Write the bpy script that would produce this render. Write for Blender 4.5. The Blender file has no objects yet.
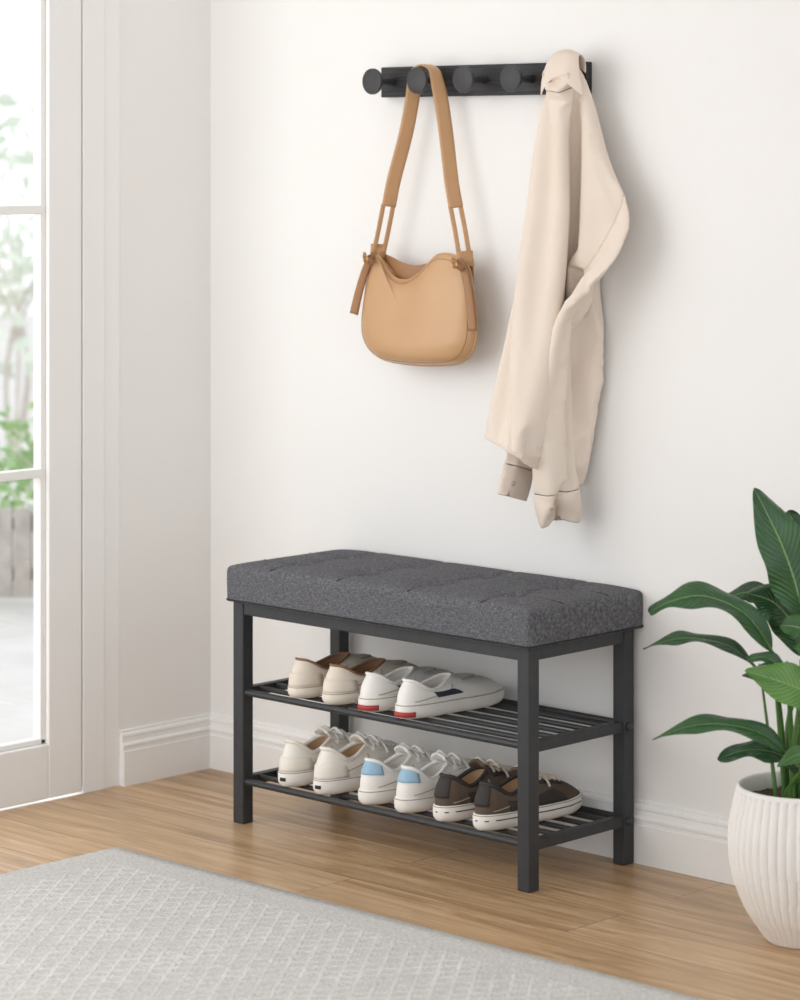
import bpy, math, random
from collections import Counter
from mathutils import Vector, Matrix, noise
from mathutils.bvhtree import BVHTree
from mathutils.geometry import delaunay_2d_cdt
random.seed(7)
scene = bpy.context.scene
COL = scene.collection
pi = math.pi

# ------------------------------------------------------------------ helpers
def srgb(r, g, b):
    def f(c):
        c /= 255.0
        return c/12.92 if c <= 0.04045 else ((c+0.055)/1.055)**2.4
    return (f(r), f(g), f(b), 1.0)

def new_mat(name, color, rough=0.6, metallic=0.0, spec=0.5):
    m = bpy.data.materials.new(name); m.use_nodes = True
    b = m.node_tree.nodes['Principled BSDF']
    b.inputs['Base Color'].default_value = color
    b.inputs['Roughness'].default_value = rough
    b.inputs['Metallic'].default_value = metallic
    b.inputs['Specular IOR Level'].default_value = spec
    return m, m.node_tree, b

def noisy(name, c1, c2, rough=0.6, scale=20, bump=0.1, bdist=0.002, stretch=(1,1,1), detail=4, metallic=0.0, spec=0.5, bscale=None):
    m, nt, b = new_mat(name, c1, rough, metallic, spec)
    N = nt.nodes; L = nt.links
    tc = N.new('ShaderNodeTexCoord'); mp = N.new('ShaderNodeMapping')
    mp.inputs['Scale'].default_value = stretch
    L.new(tc.outputs['Object'], mp.inputs['Vector'])
    n = N.new('ShaderNodeTexNoise'); n.inputs['Scale'].default_value = scale; n.inputs['Detail'].default_value = detail
    L.new(mp.outputs[0], n.inputs['Vector'])
    r = N.new('ShaderNodeValToRGB'); r.color_ramp.elements[0].position = .3; r.color_ramp.elements[1].position = .7
    r.color_ramp.elements[0].color = c1; r.color_ramp.elements[1].color = c2
    L.new(n.outputs['Fac'], r.inputs[0]); L.new(r.outputs[0], b.inputs['Base Color'])
    n2 = N.new('ShaderNodeTexNoise'); n2.inputs['Scale'].default_value = bscale or scale*3; n2.inputs['Detail'].default_value = 3
    L.new(mp.outputs[0], n2.inputs['Vector'])
    bp = N.new('ShaderNodeBump'); bp.inputs['Strength'].default_value = bump; bp.inputs['Distance'].default_value = bdist
    L.new(n2.outputs['Fac'], bp.inputs['Height']); L.new(bp.outputs[0], b.inputs['Normal'])
    return m

def weave(name, c1, c2, c3, rough=0.9, bump=0.4, slub=(60, 900)):
    """woven cloth: two perpendicular thread directions of stretched noise"""
    m, nt, b = new_mat(name, c1, rough, 0, 0.12)
    N = nt.nodes; L = nt.links
    tc = N.new('ShaderNodeTexCoord')
    def thr(sc):
        mp = N.new('ShaderNodeMapping'); mp.inputs['Scale'].default_value = sc
        L.new(tc.outputs['Object'], mp.inputs['Vector'])
        n = N.new('ShaderNodeTexNoise'); n.inputs['Scale'].default_value = 1; n.inputs['Detail'].default_value = 1
        L.new(mp.outputs[0], n.inputs['Vector']); return n
    a = thr((slub[0], slub[1], slub[1])); c = thr((slub[1], slub[0], slub[0]))
    ad = N.new('ShaderNodeMath'); ad.operation = 'ADD'
    L.new(a.outputs['Fac'], ad.inputs[0]); L.new(c.outputs['Fac'], ad.inputs[1])
    hf = N.new('ShaderNodeMath'); hf.operation = 'MULTIPLY'; hf.inputs[1].default_value = .5
    L.new(ad.outputs[0], hf.inputs[0])
    r = N.new('ShaderNodeValToRGB'); r.color_ramp.elements[0].position = .34; r.color_ramp.elements[1].position = .66
    r.color_ramp.elements[0].color = c2; r.color_ramp.elements[1].color = c3
    e = r.color_ramp.elements.new(.5); e.color = c1
    L.new(hf.outputs[0], r.inputs[0]); L.new(r.outputs[0], b.inputs['Base Color'])
    bp = N.new('ShaderNodeBump'); bp.inputs['Strength'].default_value = bump; bp.inputs['Distance'].default_value = .0005
    L.new(hf.outputs[0], bp.inputs['Height']); L.new(bp.outputs[0], b.inputs['Normal'])
    return m

def link(o, parent=None):
    COL.objects.link(o)
    if parent is not None:
        o.parent = parent
    return o

def root_of(o):
    while o.parent is not None: o = o.parent
    return o

def mesh(name, verts, faces, mat, parent=None, smooth=True, origin=None, local=False):
    """verts given in world coordinates (unless local); children share their thing's origin"""
    if parent is not None:
        off = Vector((0, 0, 0)) if local else root_of(parent).location
    else:
        off = Vector(origin) if origin is not None else Vector((0, 0, 0))
    me = bpy.data.meshes.new(name)
    me.from_pydata([tuple(Vector(v)-off) for v in verts], [], faces)
    me.materials.append(mat)
    if smooth:
        me.polygons.foreach_set('use_smooth', [True]*len(me.polygons))
    me.update()
    o = bpy.data.objects.new(name, me)
    if parent is None: o.location = off
    link(o, parent)
    return o

def empty(name, loc, label=None, cat=None, group=None, rot=0.0):
    o = bpy.data.objects.new(name, None); o.empty_display_size = .05
    o.location = loc; o.rotation_euler = (0, 0, rot)
    COL.objects.link(o); tag(o, label, cat, group); return o

def tag(o, label=None, cat=None, group=None, kind=None):
    if label: o['label'] = label
    if cat: o['category'] = cat
    if group: o['group'] = group
    if kind: o['kind'] = kind
    return o

def bevel(o, w, seg=2):
    m = o.modifiers.new('bevel', 'BEVEL'); m.width = w; m.segments = seg; m.limit_method = 'ANGLE'; m.angle_limit = math.radians(40)
    return o

def solid(o, th, off=0):
    m = o.modifiers.new('solid', 'SOLIDIFY'); m.thickness = th; m.offset = off
    return o

def crisp(o, deg=32):
    m = o.modifiers.new('split', 'EDGE_SPLIT'); m.split_angle = math.radians(deg); return o

def boxdata(lo, hi):
    x0, y0, z0 = lo; x1, y1, z1 = hi
    v = [(x0,y0,z0),(x1,y0,z0),(x1,y1,z0),(x0,y1,z0),(x0,y0,z1),(x1,y0,z1),(x1,y1,z1),(x0,y1,z1)]
    f = [(3,2,1,0),(4,5,6,7),(0,1,5,4),(1,2,6,5),(2,3,7,6),(3,0,4,7)]
    return v, f

def join(parts):
    V = []; F = []
    for v, f in parts:
        n = len(V); V += [tuple(p) for p in v]; F += [tuple(i+n for i in q) for q in f]
    return V, F

def box(name, lo, hi, mat, parent=None, bev=0.0, origin=None):
    v, f = boxdata(lo, hi)
    o = mesh(name, v, f, mat, parent, smooth=False, origin=origin)
    if bev: bevel(o, bev)
    return o

def boxes(name, lst, mat, parent=None, bev=0.0, origin=None):
    v, f = join([boxdata(a, b) for a, b in lst])
    o = mesh(name, v, f, mat, parent, smooth=False, origin=origin)
    if bev: bevel(o, bev)
    return o

def catmull(pts, n=8, closed=False):
    P = [Vector(p) for p in pts]; out = []
    m = len(P); rng = m if closed else m-1
    for i in range(rng):
        if closed: p0, p1, p2, p3 = P[(i-1) % m], P[i], P[(i+1) % m], P[(i+2) % m]
        else: p0, p1, p2, p3 = P[max(i-1, 0)], P[i], P[i+1], P[min(i+2, m-1)]
        for k in range(n):
            t = k/n
            out.append(.5*((2*p1)+(p2-p0)*t+(2*p0-5*p1+4*p2-p3)*t*t+(3*p1-p0-3*p2+p3)*t**3))
    if not closed: out.append(P[-1].copy())
    return out

def tube(path, rad, seg=8, closed=False, caps=True):
    P = [Vector(p) for p in path]; n = len(P); V = []; F = []
    up = None
    for i, p in enumerate(P):
        a = P[(i-1) % n] if (closed or i > 0) else P[i]; b = P[(i+1) % n] if (closed or i < n-1) else P[i]
        t = (b-a).normalized()
        if up is None:
            up = Vector((0, 0, 1)) if abs(t.z) < .9 else Vector((1, 0, 0))
        s = t.cross(up).normalized(); up = s.cross(t).normalized()
        r = rad(i/(n-1)) if callable(rad) else rad
        for k in range(seg):
            an = 2*pi*k/seg
            V.append(p+s*math.cos(an)*r+up*math.sin(an)*r)
    for i in range(n if closed else n-1):
        for k in range(seg):
            a = i*seg+k; b = i*seg+(k+1) % seg; c = ((i+1) % n)*seg+(k+1) % seg; d = ((i+1) % n)*seg+k
            F.append((a, b, c, d))
    if caps and not closed:
        F.append(tuple(range(seg))[::-1]); F.append(tuple((n-1)*seg+k for k in range(seg)))
    return V, F

def ribbon(path, widths, wdirs, thick):
    """flat strap: rectangular section swept along path"""
    P = [Vector(p) for p in path]; n = len(P); V = []; F = []
    for i, p in enumerate(P):
        t = (P[min(i+1, n-1)]-P[max(i-1, 0)]).normalized()
        w = Vector(wdirs(i/(n-1)) if callable(wdirs) else wdirs); w = (w-t*w.dot(t)).normalized()
        nn = t.cross(w).normalized()
        W = (widths(i/(n-1)) if callable(widths) else widths)/2
        h = thick/2
        for a, b in ((-1, -1), (-.6, -1.3), (.6, -1.3), (1, -1), (1, 1), (.6, 1.3), (-.6, 1.3), (-1, 1)):
            V.append(p+w*a*W+nn*b*h)
    for i in range(n-1):
        for k in range(8):
            F.append((i*8+k, i*8+(k+1) % 8, (i+1)*8+(k+1) % 8, (i+1)*8+k))
    F.append(tuple(range(8))[::-1]); F.append(tuple((n-1)*8+k for k in range(8)))
    return V, F

def lathe(profile, seg, center=(0, 0, 0), axis='z', rmod=None, close_top=False, close_bottom=False):
    V = []; F = []; c = Vector(center); n = len(profile)
    for i, (r, z) in enumerate(profile):
        for k in range(seg):
            a = 2*pi*k/seg
            rr = r*(rmod(a, z) if rmod else 1)
            if axis == 'z': V.append(c+Vector((rr*math.cos(a), rr*math.sin(a), z)))
            elif axis == '-y': V.append(c+Vector((rr*math.cos(a), -z, rr*math.sin(a))))
            else: V.append(c+Vector((z, rr*math.cos(a), rr*math.sin(a))))
    for i in range(n-1):
        for k in range(seg):
            F.append((i*seg+k, i*seg+(k+1) % seg, (i+1)*seg+(k+1) % seg, (i+1)*seg+k))
    if close_bottom: F.append(tuple(range(seg))[::-1])
    if close_top: F.append(tuple((n-1)*seg+k for k in range(seg)))
    return V, F

def subsurf(o, l=1):
    m = o.modifiers.new('sub', 'SUBSURF'); m.levels = l; m.render_levels = l; return o

def lerp_tab(tab, x):
    if x <= tab[0][0]: return tab[0][1]
    for (a, va), (b, vb) in zip(tab, tab[1:]):
        if x <= b:
            t = (x-a)/(b-a); t = t*t*(3-2*t)
            return va+(vb-va)*t
    return tab[-1][1]

def sstep(x): 
    x = max(0, min(1, x)); return x*x*(3-2*x)

# ------------------------------------------------------------------ materials
M_wall = noisy('wall_paint', srgb(240, 239, 237), srgb(242, 241, 239), .85, 3, .03, .001, bscale=250)
M_wall_left = noisy('wall_paint_side', srgb(241, 239, 236), srgb(243, 241, 238), .85, 3, .03, .001, bscale=250)
M_ceiling = noisy('ceiling_paint', srgb(242, 242, 242), srgb(244, 244, 244), .9, 3, .02, .001)
M_trim = noisy('white_trim_paint', srgb(244, 243, 241), srgb(246, 245, 243), .4, 4, .02, .001)
M_black = noisy('black_powder_coated_metal', srgb(46, 48, 51), srgb(52, 54, 57), .5, 40, .06, .0005, bscale=900)
M_blackwood = noisy('black_stained_wood', srgb(20, 20, 23), srgb(58, 58, 61), .6, 4, .4, .001, stretch=(3, 30, 70))
M_knob = noisy('black_knob_wood', srgb(42, 43, 45), srgb(56, 56, 59), .5, 30, .06, .0006)
M_seat = weave('charcoal_heather_fabric', srgb(97, 97, 101), srgb(74, 74, 78), srgb(126, 126, 130), slub=(140, 800), bump=.35)
M_seam = noisy('charcoal_piping', srgb(38, 38, 41), srgb(46, 46, 49), .9, 100, .2, .0006)
M_tan = noisy('tan_leather', srgb(192, 150, 107), srgb(200, 159, 116), .29, 8, .10, .0005, bscale=500)
M_tan_s = noisy('tan_leather_strap', srgb(188, 146, 104), srgb(196, 154, 111), .38, 10, .1, .0006, bscale=400)
M_tan_dark = noisy('tan_leather_edge', srgb(156, 113, 76), srgb(166, 123, 84), .45, 10, .1, .0006, bscale=400)
M_brass = new_mat('brass', srgb(200, 160, 95), .3, 1.0)[0]
M_cloth = noisy('beige_cotton', srgb(228, 214, 200), srgb(232, 219, 206), .85, 6, .2, .0005, bscale=700, spec=.2)
M_cloth2 = noisy('beige_cotton_trim', srgb(226, 211, 197), srgb(230, 216, 203), .85, 6, .2, .0005, bscale=700, spec=.2)
M_pot = noisy('matte_white_ceramic', srgb(238, 235, 230), srgb(243, 240, 236), .7, 15, .15, .001, bscale=220)
M_soil = noisy('soil', srgb(52, 40, 32), srgb(82, 64, 50), .95, 60, .8, .006)
M_stem = noisy('plant_stem', srgb(66, 104, 46), srgb(92, 132, 62), .4, 20, .1, .001)

# oak floor -----------------------------------------------------------------
def floor_mat():
    m, nt, b = new_mat('oak_planks', (0.5, .3, .2, 1), .32, 0, .45)
    N = nt.nodes; L = nt.links
    tc = N.new('ShaderNodeTexCoord')
    br = N.new('ShaderNodeTexBrick'); br.inputs['Scale'].default_value = 1
    br.inputs['Brick Width'].default_value = 1.35; br.inputs['Row Height'].default_value = .145
    br.inputs['Mortar Size'].default_value = .001; br.inputs['Mortar Smooth'].default_value = .3
    br.offset = .37; br.inputs['Bias'].default_value = 0
    br.inputs['Color1'].default_value = (0, 0, 0, 1); br.inputs['Color2'].default_value = (1, 1, 1, 1); br.inputs['Mortar'].default_value = (.5, .5, .5, 1)
    L.new(tc.outputs['Object'], br.inputs['Vector'])
    sc = N.new('ShaderNodeVectorMath'); sc.operation = 'SCALE'; sc.inputs['Scale'].default_value = 7
    L.new(br.outputs['Color'], sc.inputs[0])
    mp = N.new('ShaderNodeMapping'); mp.inputs['Scale'].default_value = (1.5, 18, 1)
    L.new(tc.outputs['Object'], mp.inputs['Vector'])
    ad = N.new('ShaderNodeVectorMath'); ad.operation = 'ADD'
    L.new(mp.outputs[0], ad.inputs[0]); L.new(sc.outputs[0], ad.inputs[1])
    n = N.new('ShaderNodeTexNoise'); n.inputs['Scale'].default_value = 1.6; n.inputs['Detail'].default_value = 9; n.inputs['Roughness'].default_value = .66; n.inputs['Distortion'].default_value = 1.3
    L.new(ad.outputs[0], n.inputs['Vector'])
    r = N.new('ShaderNodeValToRGB')
    r.color_ramp.elements[0].position = .30; r.color_ramp.elements[0].color = srgb(156, 121, 84)
    r.color_ramp.elements[1].position = .68; r.color_ramp.elements[1].color = srgb(216, 183, 143)
    L.new(n.outputs['Fac'], r.inputs[0])
    r2 = N.new('ShaderNodeValToRGB'); r2.color_ramp.elements[0].color = (.84, .82, .80, 1); r2.color_ramp.elements[1].color = (1.05, 1.05, 1.05, 1)
    L.new(br.outputs['Color'], r2.inputs[0])
    mx = N.new('ShaderNodeMix'); mx.data_type = 'RGBA'; mx.blend_type = 'MULTIPLY'; mx.inputs[0].default_value = 1
    L.new(r.outputs[0], mx.inputs[6]); L.new(r2.outputs[0], mx.inputs[7])
    mx2 = N.new('ShaderNodeMix'); mx2.data_type = 'RGBA'; mx2.blend_type = 'MIX'
    L.new(br.outputs['Fac'], mx2.inputs[0]); L.new(mx.outputs[2], mx2.inputs[6]); mx2.inputs[7].default_value = srgb(128, 96, 64)
    L.new(mx2.outputs[2], b.inputs['Base Color'])
    bp = N.new('ShaderNodeBump'); bp.inputs['Strength'].default_value = .12; bp.inputs['Distance'].default_value = .001
    L.new(n.outputs['Fac'], bp.inputs['Height']); L.new(bp.outputs[0], b.inputs['Normal'])
    return m
M_floor = floor_mat()

def rug_mat():
    m, nt, b = new_mat('grey_lattice_rug', srgb(196, 194, 191), .95, 0, .1)
    N = nt.nodes; L = nt.links
    tc = N.new('ShaderNodeTexCoord')
    sep = N.new('ShaderNodeSeparateXYZ'); L.new(tc.outputs['Object'], sep.inputs[0])
    def mth(op, a, bb=None, c=None):
        q = N.new('ShaderNodeMath'); q.operation = op
        for i, s in enumerate((a, bb, c)):
            if s is None: continue
            if isinstance(s, (int, float)): q.inputs[i].default_value = s
            else: L.new(s, q.inputs[i])
        return q.outputs[0]
    def mrange(src, a, b_, c, d, smooth=False):
        q = N.new('ShaderNodeMapRange')
        if smooth: q.interpolation_type = 'SMOOTHSTEP'
        L.new(src, q.inputs[0])
        for i, v in enumerate((a, b_, c, d)): q.inputs[i+1].default_value = v
        return q.outputs[0]
    X = sep.outputs[0]; Y = sep.outputs[1]
    nz = N.new('ShaderNodeTexNoise'); nz.inputs['Scale'].default_value = 90; nz.inputs['Detail'].default_value = 3
    L.new(tc.outputs['Object'], nz.inputs['Vector'])
    jit = mth('MULTIPLY', mth('SUBTRACT', nz.outputs['Fac'], .5), .30)
    p = 0.030
    def line(ax, ay, width, soft):
        s = mth('ADD', mth('MULTIPLY', X, ax/p), mth('MULTIPLY', Y, ay/p))
        s = mth('ADD', s, jit)
        fr = mth('FRACT', mth('ADD', s, 1000.0))
        d = mth('ABSOLUTE', mth('SUBTRACT', fr, .5))
        return mrange(d, width, width+soft, 1, 0, True)
    l1 = line(.80, .60, .05, .15); l2 = line(.80, -.60, .05, .15)
    l3 = mth('MULTIPLY', line(1.6, 1.2, .10, .10), line(1.6, -1.2, .10, .10))   # small knots between the lines
    g = mth('MAXIMUM', mth('MAXIMUM', l1, l2), mth('MULTIPLY', l3, .8))
    inx = mth('GREATER_THAN', X, .085); iny = mth('LESS_THAN', Y, -.085)
    g = mth('MULTIPLY', g, mth('MULTIPLY', inx, iny))
    n2 = N.new('ShaderNodeTexNoise'); n2.inputs['Scale'].default_value = 9; n2.inputs['Detail'].default_value = 9; n2.inputs['Roughness'].default_value = .78
    L.new(tc.outputs['Object'], n2.inputs['Vector'])
    wear = mth('MULTIPLY', g, mrange(n2.outputs['Fac'], .40, .62, .10, .95))
    mx = N.new('ShaderNodeMix'); mx.data_type = 'RGBA'
    L.new(wear, mx.inputs[0]); mx.inputs[6].default_value = srgb(208, 206, 203); mx.inputs[7].default_value = srgb(228, 226, 223)
    n3 = N.new('ShaderNodeTexNoise'); n3.inputs['Scale'].default_value = 300; n3.inputs['Detail'].default_value = 2
    mp = N.new('ShaderNodeMapping'); mp.inputs['Scale'].default_value = (1, .45, 1)
    L.new(tc.outputs['Object'], mp.inputs['Vector']); L.new(mp.outputs[0], n3.inputs['Vector'])
    r = N.new('ShaderNodeValToRGB'); r.color_ramp.elements[0].position = .3; r.color_ramp.elements[1].position = .7
    r.color_ramp.elements[0].color = (.80, .80, .80, 1); r.color_ramp.elements[1].color = (1.06, 1.06, 1.06, 1)
    L.new(n3.outputs['Fac'], r.inputs[0])
    m2 = N.new('ShaderNodeMix'); m2.data_type = 'RGBA'; m2.blend_type = 'MULTIPLY'; m2.inputs[0].default_value = 1
    L.new(mx.outputs[2], m2.inputs[6]); L.new(r.outputs[0], m2.inputs[7])
    L.new(m2.outputs[2], b.inputs['Base Color'])
    h = mth('ADD', mth('MULTIPLY', g, .6), mth('MULTIPLY', n3.outputs['Fac'], .9))
    bp = N.new('ShaderNodeBump'); bp.inputs['Strength'].default_value = .75; bp.inputs['Distance'].default_value = .003
    L.new(h, bp.inputs['Height']); L.new(bp.outputs[0], b.inputs['Normal'])
    return m
M_rug = rug_mat()

def leaf_mat():
    m, nt, b = new_mat('green_leaf', srgb(60, 110, 55), .17, 0, .6)
    N = nt.nodes; L = nt.links
    uv = N.new('ShaderNodeUVMap'); sep = N.new('ShaderNodeSeparateXYZ'); L.new(uv.outputs[0], sep.inputs[0])
    def mth(op, a, bb=None):
        q = N.new('ShaderNodeMath'); q.operation = op
        for i, s in enumerate((a, bb)):
            if s is None: continue
            if isinstance(s, (int, float)): q.inputs[i].default_value = s
            else: L.new(s, q.inputs[i])
        return q.outputs[0]
    ac = mth('ABSOLUTE', mth('SUBTRACT', sep.outputs[0], .5))
    vein = mth('SINE', mth('MULTIPLY', mth('SUBTRACT', sep.outputs[1], mth('MULTIPLY', ac, .45)), 120))
    rib = mth('LESS_THAN', ac, .016)
    tc = N.new('ShaderNodeTexCoord')
    n = N.new('ShaderNodeTexNoise'); n.inputs['Scale'].default_value = 12; L.new(tc.outputs['Object'], n.inputs['Vector'])
    at = N.new('ShaderNodeAttribute'); at.attribute_name = 'tone'
    r = N.new('ShaderNodeValToRGB'); r.color_ramp.elements[0].position = .15; r.color_ramp.elements[1].position = .9
    r.color_ramp.elements[0].color = srgb(24, 58, 34); r.color_ramp.elements[1].color = srgb(112, 160, 70)
    e = r.color_ramp.elements.new(.5); e.color = srgb(44, 90, 44)
    f = mth('ADD', mth('MULTIPLY', n.outputs['Fac'], .5), mth('MULTIPLY', at.outputs['Fac'], .55))
    L.new(mth('ADD', f, mth('MULTIPLY', vein, .05)), r.inputs[0])
    mx = N.new('ShaderNodeMix'); mx.data_type = 'RGBA'
    L.new(rib, mx.inputs[0]); L.new(r.outputs[0], mx.inputs[6]); mx.inputs[7].default_value = srgb(122, 158, 92)
    L.new(mx.outputs[2], b.inputs['Base Color'])
    bp = N.new('ShaderNodeBump'); bp.inputs['Strength'].default_value = .35; bp.inputs['Distance'].default_value = .002
    L.new(vein, bp.inputs['Height']); L.new(bp.outputs[0], b.inputs['Normal'])
    return m
M_leaf = leaf_mat()

# ------------------------------------------------------------------ planes and rack positions
WY = .012      # back wall plane
WX = -.012     # side wall plane
KX = [.5405+.1205*i for i in range(5)]; KZ = 1.434

# ------------------------------------------------------------------ jacket (cloth settled by simulation, then kept as mesh)
def fill_pattern(pts, h, lines=(), seed=1):
    loop = []; n = len(pts)
    for i in range(n):
        a = Vector(pts[i]); b = Vector(pts[(i+1) % n]); k = max(1, round((b-a).length/h))
        for j in range(k): loop.append(a+(b-a)*j/k)
    verts = list(loop); nb = len(verts); edges = [(i, (i+1) % nb) for i in range(nb)]
    inner = []
    for a, b in lines:
        a, b = Vector(a), Vector(b); k = max(2, round((b-a).length/h))
        ia = min(range(nb), key=lambda i: (verts[i]-a).length); ib = min(range(nb), key=lambda i: (verts[i]-b).length)
        a, b = verts[ia], verts[ib]; prev = ia
        for j in range(1, k):
            verts.append(a+(b-a)*j/k); inner.append(verts[-1]); edges.append((prev, len(verts)-1)); prev = len(verts)-1
        edges.append((prev, ib))
    def inside(p):
        c = False
        for i in range(nb):
            a, b = loop[i], loop[(i+1) % nb]
            if (a.y > p.y) != (b.y > p.y) and p.x < (b.x-a.x)*(p.y-a.y)/(b.y-a.y)+a.x: c = not c
        return c
    rnd = random.Random(seed); x0 = min(p.x for p in loop); x1 = max(p.x for p in loop); y = min(p.y for p in loop); y1 = max(p.y for p in loop); r = 0
    ref = loop+inner
    while y < y1:
        x = x0+(h/2 if r % 2 else 0)
        while x < x1:
            p = Vector((x+rnd.uniform(-.1, .1)*h, y+rnd.uniform(-.1, .1)*h))
            if inside(p) and min((p-q).length for q in ref) > .6*h: verts.append(p)
            x += h
        y += h*.866; r += 1
    out = delaunay_2d_cdt(verts, edges, [list(range(nb))], 1, 1e-6)
    P, T = out[0], out[2]
    ec = Counter()
    for t in T:
        for i in range(len(t)): ec[tuple(sorted((t[i], t[(i+1) % len(t)])))] += 1
    return P, T, set(v for e, c in ec.items() if c == 1 for v in e)

def make_jacket():
    cx, cz, y0 = .90, 1.455, -.060
    HL, HM, HR = Vector((-.295, -.640)), Vector((-.02, -.675)), Vector((.215, -.745))
    UR, UL = Vector((.185, -.33)), Vector((-.135, -.31)); Tr, Tl = Vector((.215, -.155)), Vector((-.130, -.13))
    RI, RO = Vector((.338, -.760)), Vector((.450, -.712)); LO, LI = Vector((-.500, -.640)), Vector((-.410, -.697))
    RIc, ROc = RI+(UR-RI)*.13, RO+(Tr-RO)*.098; LIc, LOc = LI+(UL-LI)*.125, LO+(Tl-LO)*.088
    pts = [HL, HM, HR, (.205, -.54), UR, RIc, RI, RO, ROc, Tr, (.120, -.05), (.055, 0), (.060, .040), (-.058, .040), (-.052, 0), (-.09, -.05), Tl, LOc, LO, LI, LIc, UL, (-.210, -.47)]
    lines = [(RIc, ROc), (LIc, LOc), (UR, Tr), (UL, Tl), ((-.052, 0), (.055, 0))]
    P, T, bv = fill_pattern(pts, .0118, lines, 1)
    def sd(p, a, b):
        d = (b-a).normalized(); q = p-a; return d.x*q.y-d.y*q.x
    def where(p):
        if p.x > .15:
            if p.y >= UR.y: s = sd(p, Tr, UR)
            else:
                e = UR.x+(UR.y-p.y)*.16+.006; s = sd(p, Tr, UR) if p.x > e else -1
            if s > 1e-5: return 'R', s
        if p.x < -.12:
            if p.y >= UL.y: s = -sd(p, Tl, UL)
            else:
                e = UL.x-(UL.y-p.y)*.535; s = -sd(p, Tl, UL) if p.x < e else -1
            if s > 1e-5: return 'L', s
        return 'B', 0
    def opening(p):
        if p.y > .0395: return True
        for a, b in ((HL, HM), (HM, HR), (RI, RO), (LO, LI)):
            t = (p-a).dot(b-a)/(b-a).length_squared
            if -.001 < t < 1.001 and abs(sd(p, a, b)) < .001: return True
        return False
    bl = [P[i] for i in bv]
    def place(p, side, k):
        w_, d = where(p); x, z = p.x, p.y; dy = 0; th = .018
        if w_ != 'B':
            q = sstep(d/.08)
            ang = math.radians(-38 if w_ == 'R' else 24)*q
            pv = (Tr+UR)/2 if w_ == 'R' else (Tl+UL)/2
            r = p-pv; ca, sa = math.cos(ang), math.sin(ang)
            x = pv.x+r.x*ca-r.y*sa; z = pv.y+r.x*sa+r.y*ca
            dy = (-.062 if w_ == 'R' else .032)*q; th = .018 if w_ == 'R' else .010
        y = y0+dy+side*th*k + .008*noise.noise(Vector((p.x*9, p.y*4, 3+side*2)))*k
        return (cx+x, min(y, WY-.006), cz+z)
    V = []; bk = {}; fr = {}; pin = []; Q = []
    def qv(p):
        w_, d = where(p); return (sstep(d/.10), 0.0) if w_ == 'R' else ((0.0, sstep(d/.10)) if w_ == 'L' else (0.0, 0.0))
    for i, p in enumerate(P):
        k = min(1, min((p-b).length for b in bl)/.03)
        bk[i] = len(V); V.append(place(p, 1, k)); Q.append(qv(p))
        if abs(p.x) < .02 and abs(p.y) < .010: pin.append(bk[i])
    for i, p in enumerate(P):
        k = min(1, min((p-b).length for b in bl)/.03)
        if i in bv and not opening(p): fr[i] = bk[i]
        else: fr[i] = len(V); V.append(place(p, -1, max(k, .25))); Q.append(qv(p))
    F = []; reg = []
    for t in T:
        c = sum((P[i] for i in t), Vector((0, 0)))/len(t)
        w_, d = where(c)
        r = {'R': 1, 'L': 2, 'B': 0}[w_]
        if w_ == 'R' and sd(c, RIc, ROc) < 0: r = 3
        if w_ == 'L' and sd(c, LIc, LOc) > 0: r = 4
        if c.y > 0: r = 5
        F.append(tuple(bk[i] for i in t)); reg.append(r)
        F.append(tuple(fr[i] for i in t[::-1])); reg.append(r)
    o = mesh('cloth_draft', V, F, M_cloth, smooth=False)
    wl = mesh('draft_wall', [(-.2, WY, -.1), (5, WY, -.1), (5, WY, 2.6), (-.2, WY, 2.6)], [(0, 1, 2, 3)], M_cloth, smooth=False)
    wl.modifiers.new('col', 'COLLISION'); wl.collision.thickness_outer = .004
    tmp = [wl]
    bpy.ops.mesh.primitive_uv_sphere_add(segments=32, ring_count=20, location=(cx-.004, y0, KZ))
    f_ = bpy.context.object
    f_.modifiers.new('c', 'COLLISION'); f_.collision.thickness_outer = .003
    for fr_, sc in ((1, (.022, .006, .022)), (15, (.027, .012, .027))): f_.scale = sc; f_.keyframe_insert('scale', frame=fr_)
    tmp.append(f_)
    vg = o.vertex_groups.new(name='pin'); vg.add(pin, 1.0, 'REPLACE')
    cm = o.modifiers.new('cloth', 'CLOTH'); s = cm.settings
    s.quality = 8; s.mass = .25; s.tension_stiffness = 20; s.compression_stiffness = 20; s.shear_stiffness = 6; s.bending_stiffness = .3
    s.air_damping = 1.5; s.tension_damping = 8; s.compression_damping = 8; s.shear_damping = 8; s.bending_damping = .5
    s.vertex_group_mass = 'pin'; s.pin_stiffness = 1
    cs = cm.collision_settings; cs.use_collision = True; cs.distance_min = .003; cs.use_self_collision = True; cs.self_distance_min = .003; cs.collision_quality = 3; cs.self_friction = 3
    cm.point_cache.frame_start = 1; cm.point_cache.frame_end = 90
    scene.frame_start = 1; scene.frame_end = 90
    for f in range(1, 76): scene.frame_set(f)
    dg = bpy.context.evaluated_depsgraph_get()
    me = bpy.data.meshes.new_from_object(o.evaluated_get(dg))
    W = [v.co.copy() for v in me.vertices]
    for d_ in [o]+tmp: bpy.data.objects.remove(d_)
    scene.frame_set(1)
    # move to the knob; ease the sleeves towards the middle and let the right side hang fuller
    nx_ = KX[4]+.004
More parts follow.
